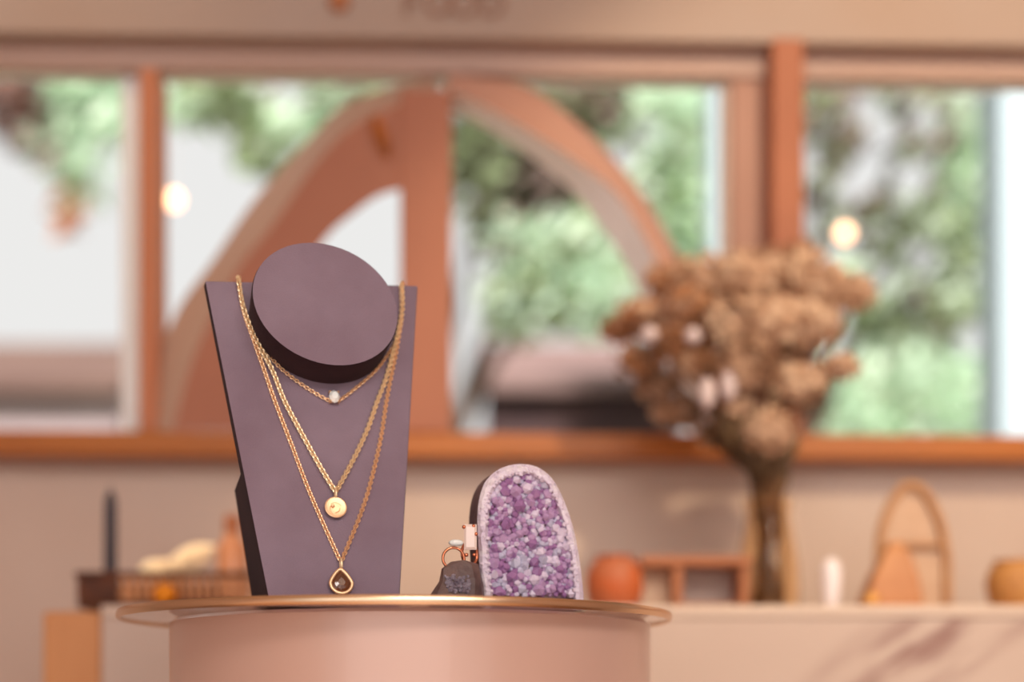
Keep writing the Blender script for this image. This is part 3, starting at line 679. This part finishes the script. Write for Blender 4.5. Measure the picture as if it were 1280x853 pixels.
# sky gaps between the leaves, at the directions where the sky shows through
GAPS = [(335,105,24),(371,122,27),(1083,138,27),(1106,166,27),(1158,147,25),(1086,212,33),(1062,240,28),(1142,222,27),(1155,320,26),(1102,345,28),(1215,425,28),(1042,398,24),(1012,440,24),(940,122,20),(810,160,20),(1235,330,18)]
def tree(name, trunk_px, D, blobs, label, seed, ls=.055, hz=None):
    random.seed(seed)
    tb = Vector((cx(trunk_px, D), D+.3, -.02)); t = thing(name, tb, label, 'tree')
    m = MB(); tops = []
    for (x, y, rx, ry, dn, mis) in blobs:
        c = P(x, y, D); ax, az = rx/F*D, ry/F*D; ay = max(ax, az)*.8; tops.append(c+Vector((0,.1,0)))
        for _ in range(int(dn*.64)):
            while True:
                q = Vector([random.uniform(-1,1) for _ in range(3)])
                if q.length < 1: break
            p = c+Vector((q.x*ax, q.y*ay, q.z*az))
            qx, qy = 640+p.x/p.y*F, HOR-(p.z-EYE)/p.y*F
            if any((qx-g[0])**2+(qy-g[1])**2 < (g[2]*.86)**2 for g in GAPS): continue
            nn_ = Vector([random.gauss(0,1) for _ in range(3)]).normalized(); u = nn_.orthogonal().normalized(); v = nn_.cross(u); s = ls*random.uniform(.6,1.3)
            m.add([p-u*s, p+v*s*.45+nn_*s*.1, p+u*s, p-v*s*.45+nn_*s*.1], [(0,1,2,3)], random.choice(mis))
    m.build('foliage', LM, t, kind='stuff')
    m = MB(); hub = Vector((tb.x, tb.y, hz or min(1.9, min(p.z for p in tops)))); m.tube([tb, (tb+hub)/2, hub], [.07,.055,.045], 8)
    m.build('trunk', bark, t, smooth=60)
    for p in tops[:4]: MB().tube([hub, (hub+p)/2+Vector((0,0,.08)), p], [.03,.02,.008], 6).build('branch', bark, t, smooth=60)
    return t
tree('garden_tree', 530, 5.2, [(660,375,70,50,300,(0,2,2,1)),(700,330,90,60,420,(0,1,2)),(690,225,75,65,520,(3,3,4)),(600,215,45,80,260,(2,2,3)),(720,130,70,35,260,(3,4,2)),(640,300,60,40,160,(4,0,1)),(735,275,55,35,260,(1,6,0,0)),(610,170,60,50,200,(3,2)),(740,380,80,45,220,(1,2,0))], 'mixed green and brown tree behind the curved brace in the middle window', 21)
tree('garden_tree', 930, 6.0, [(830,130,60,40,300,(1,0)),(850,200,55,60,330,(0,1,2)),(780,150,50,40,200,(0,2)),(870,270,45,60,260,(0,1,6)),(830,330,60,50,300,(2,1,0)),(800,260,40,60,140,(0,2)),(880,400,60,60,260,(1,0))], 'pale mint leafed tree at the right of the middle window', 22)
tree('garden_tree', 985, 5.4, [(1050,150,60,60,260,(4,4,2)),(1130,170,75,70,360,(4,4,2,3,0)),(1210,150,60,60,260,(0,1,4)),(1220,240,60,70,330,(0,6,1)),(1060,250,55,60,190,(4,2,3)),(1150,290,80,70,330,(2,2,0,3)),(1060,370,60,50,240,(0,2,6)),(1150,400,80,60,380,(2,0,2,3)),(1220,360,60,60,260,(2,0)),(1130,470,90,40,220,(1,0))], 'tall brown and green tree with bright gaps filling the right window', 23)
tree('garden_bush', 985, 6.6, [(1060,500,90,60,520,(1,1,0)),(1150,500,90,70,520,(1,1,0)),(1230,480,80,80,520,(1,1,0)),(1280,400,60,60,200,(1,0))], 'pale mint bush low in the right window', 24)
tree('garden_tree', 535, 5.0, [(230,130,50,30,120,(0,1)),(290,125,70,30,260,(0,2,2)),(320,175,35,40,150,(6,2,0)),(420,125,70,35,260,(2,0,1)),(440,115,50,30,140,(4,2)),(330,205,18,18,50,(2,2)),(380,160,50,25,70,(0,1))], 'green tree whose branches droop into the middle window at the upper left', 25, hz=3.7)
tree('garden_tree', -620, 4.6, [(30,125,55,35,300,(5,4,4)),(100,110,60,35,220,(1,0)),(110,150,50,45,160,(1,0,1)),(60,180,40,35,60,(4,0)),(100,220,40,45,70,(0,1,1)),(85,265,20,25,22,(5,)),(30,160,30,30,60,(4,))], 'tree with russet and mint leaves at the top of the left window', 26, hz=3.5)

for px0, px1, D, lb in ((1250,1420,3.2,'tall white painted post outside at the right edge of the right window'),(889,930,3.4,'tall white post added outside as the bright reveal beside the middle window pillar')):
    t = thing('white_post', (cx((px0+px1)/2, D), D+.1, -.02), lb, 'post')  # post beside the pillar is added for the bright window reveal
    MB().box((cx(px0, D), D, .1), (cx(px1, D), D+.15, 2.75)).build('shaft', M['outer_white'], t, bevel=.01)
    MB().box((cx(px0, D)-.02, D-.02, -.02), (cx(px1, D)+.02, D+.17, .1)).build('base', M['outer_white'], t, bevel=.01)
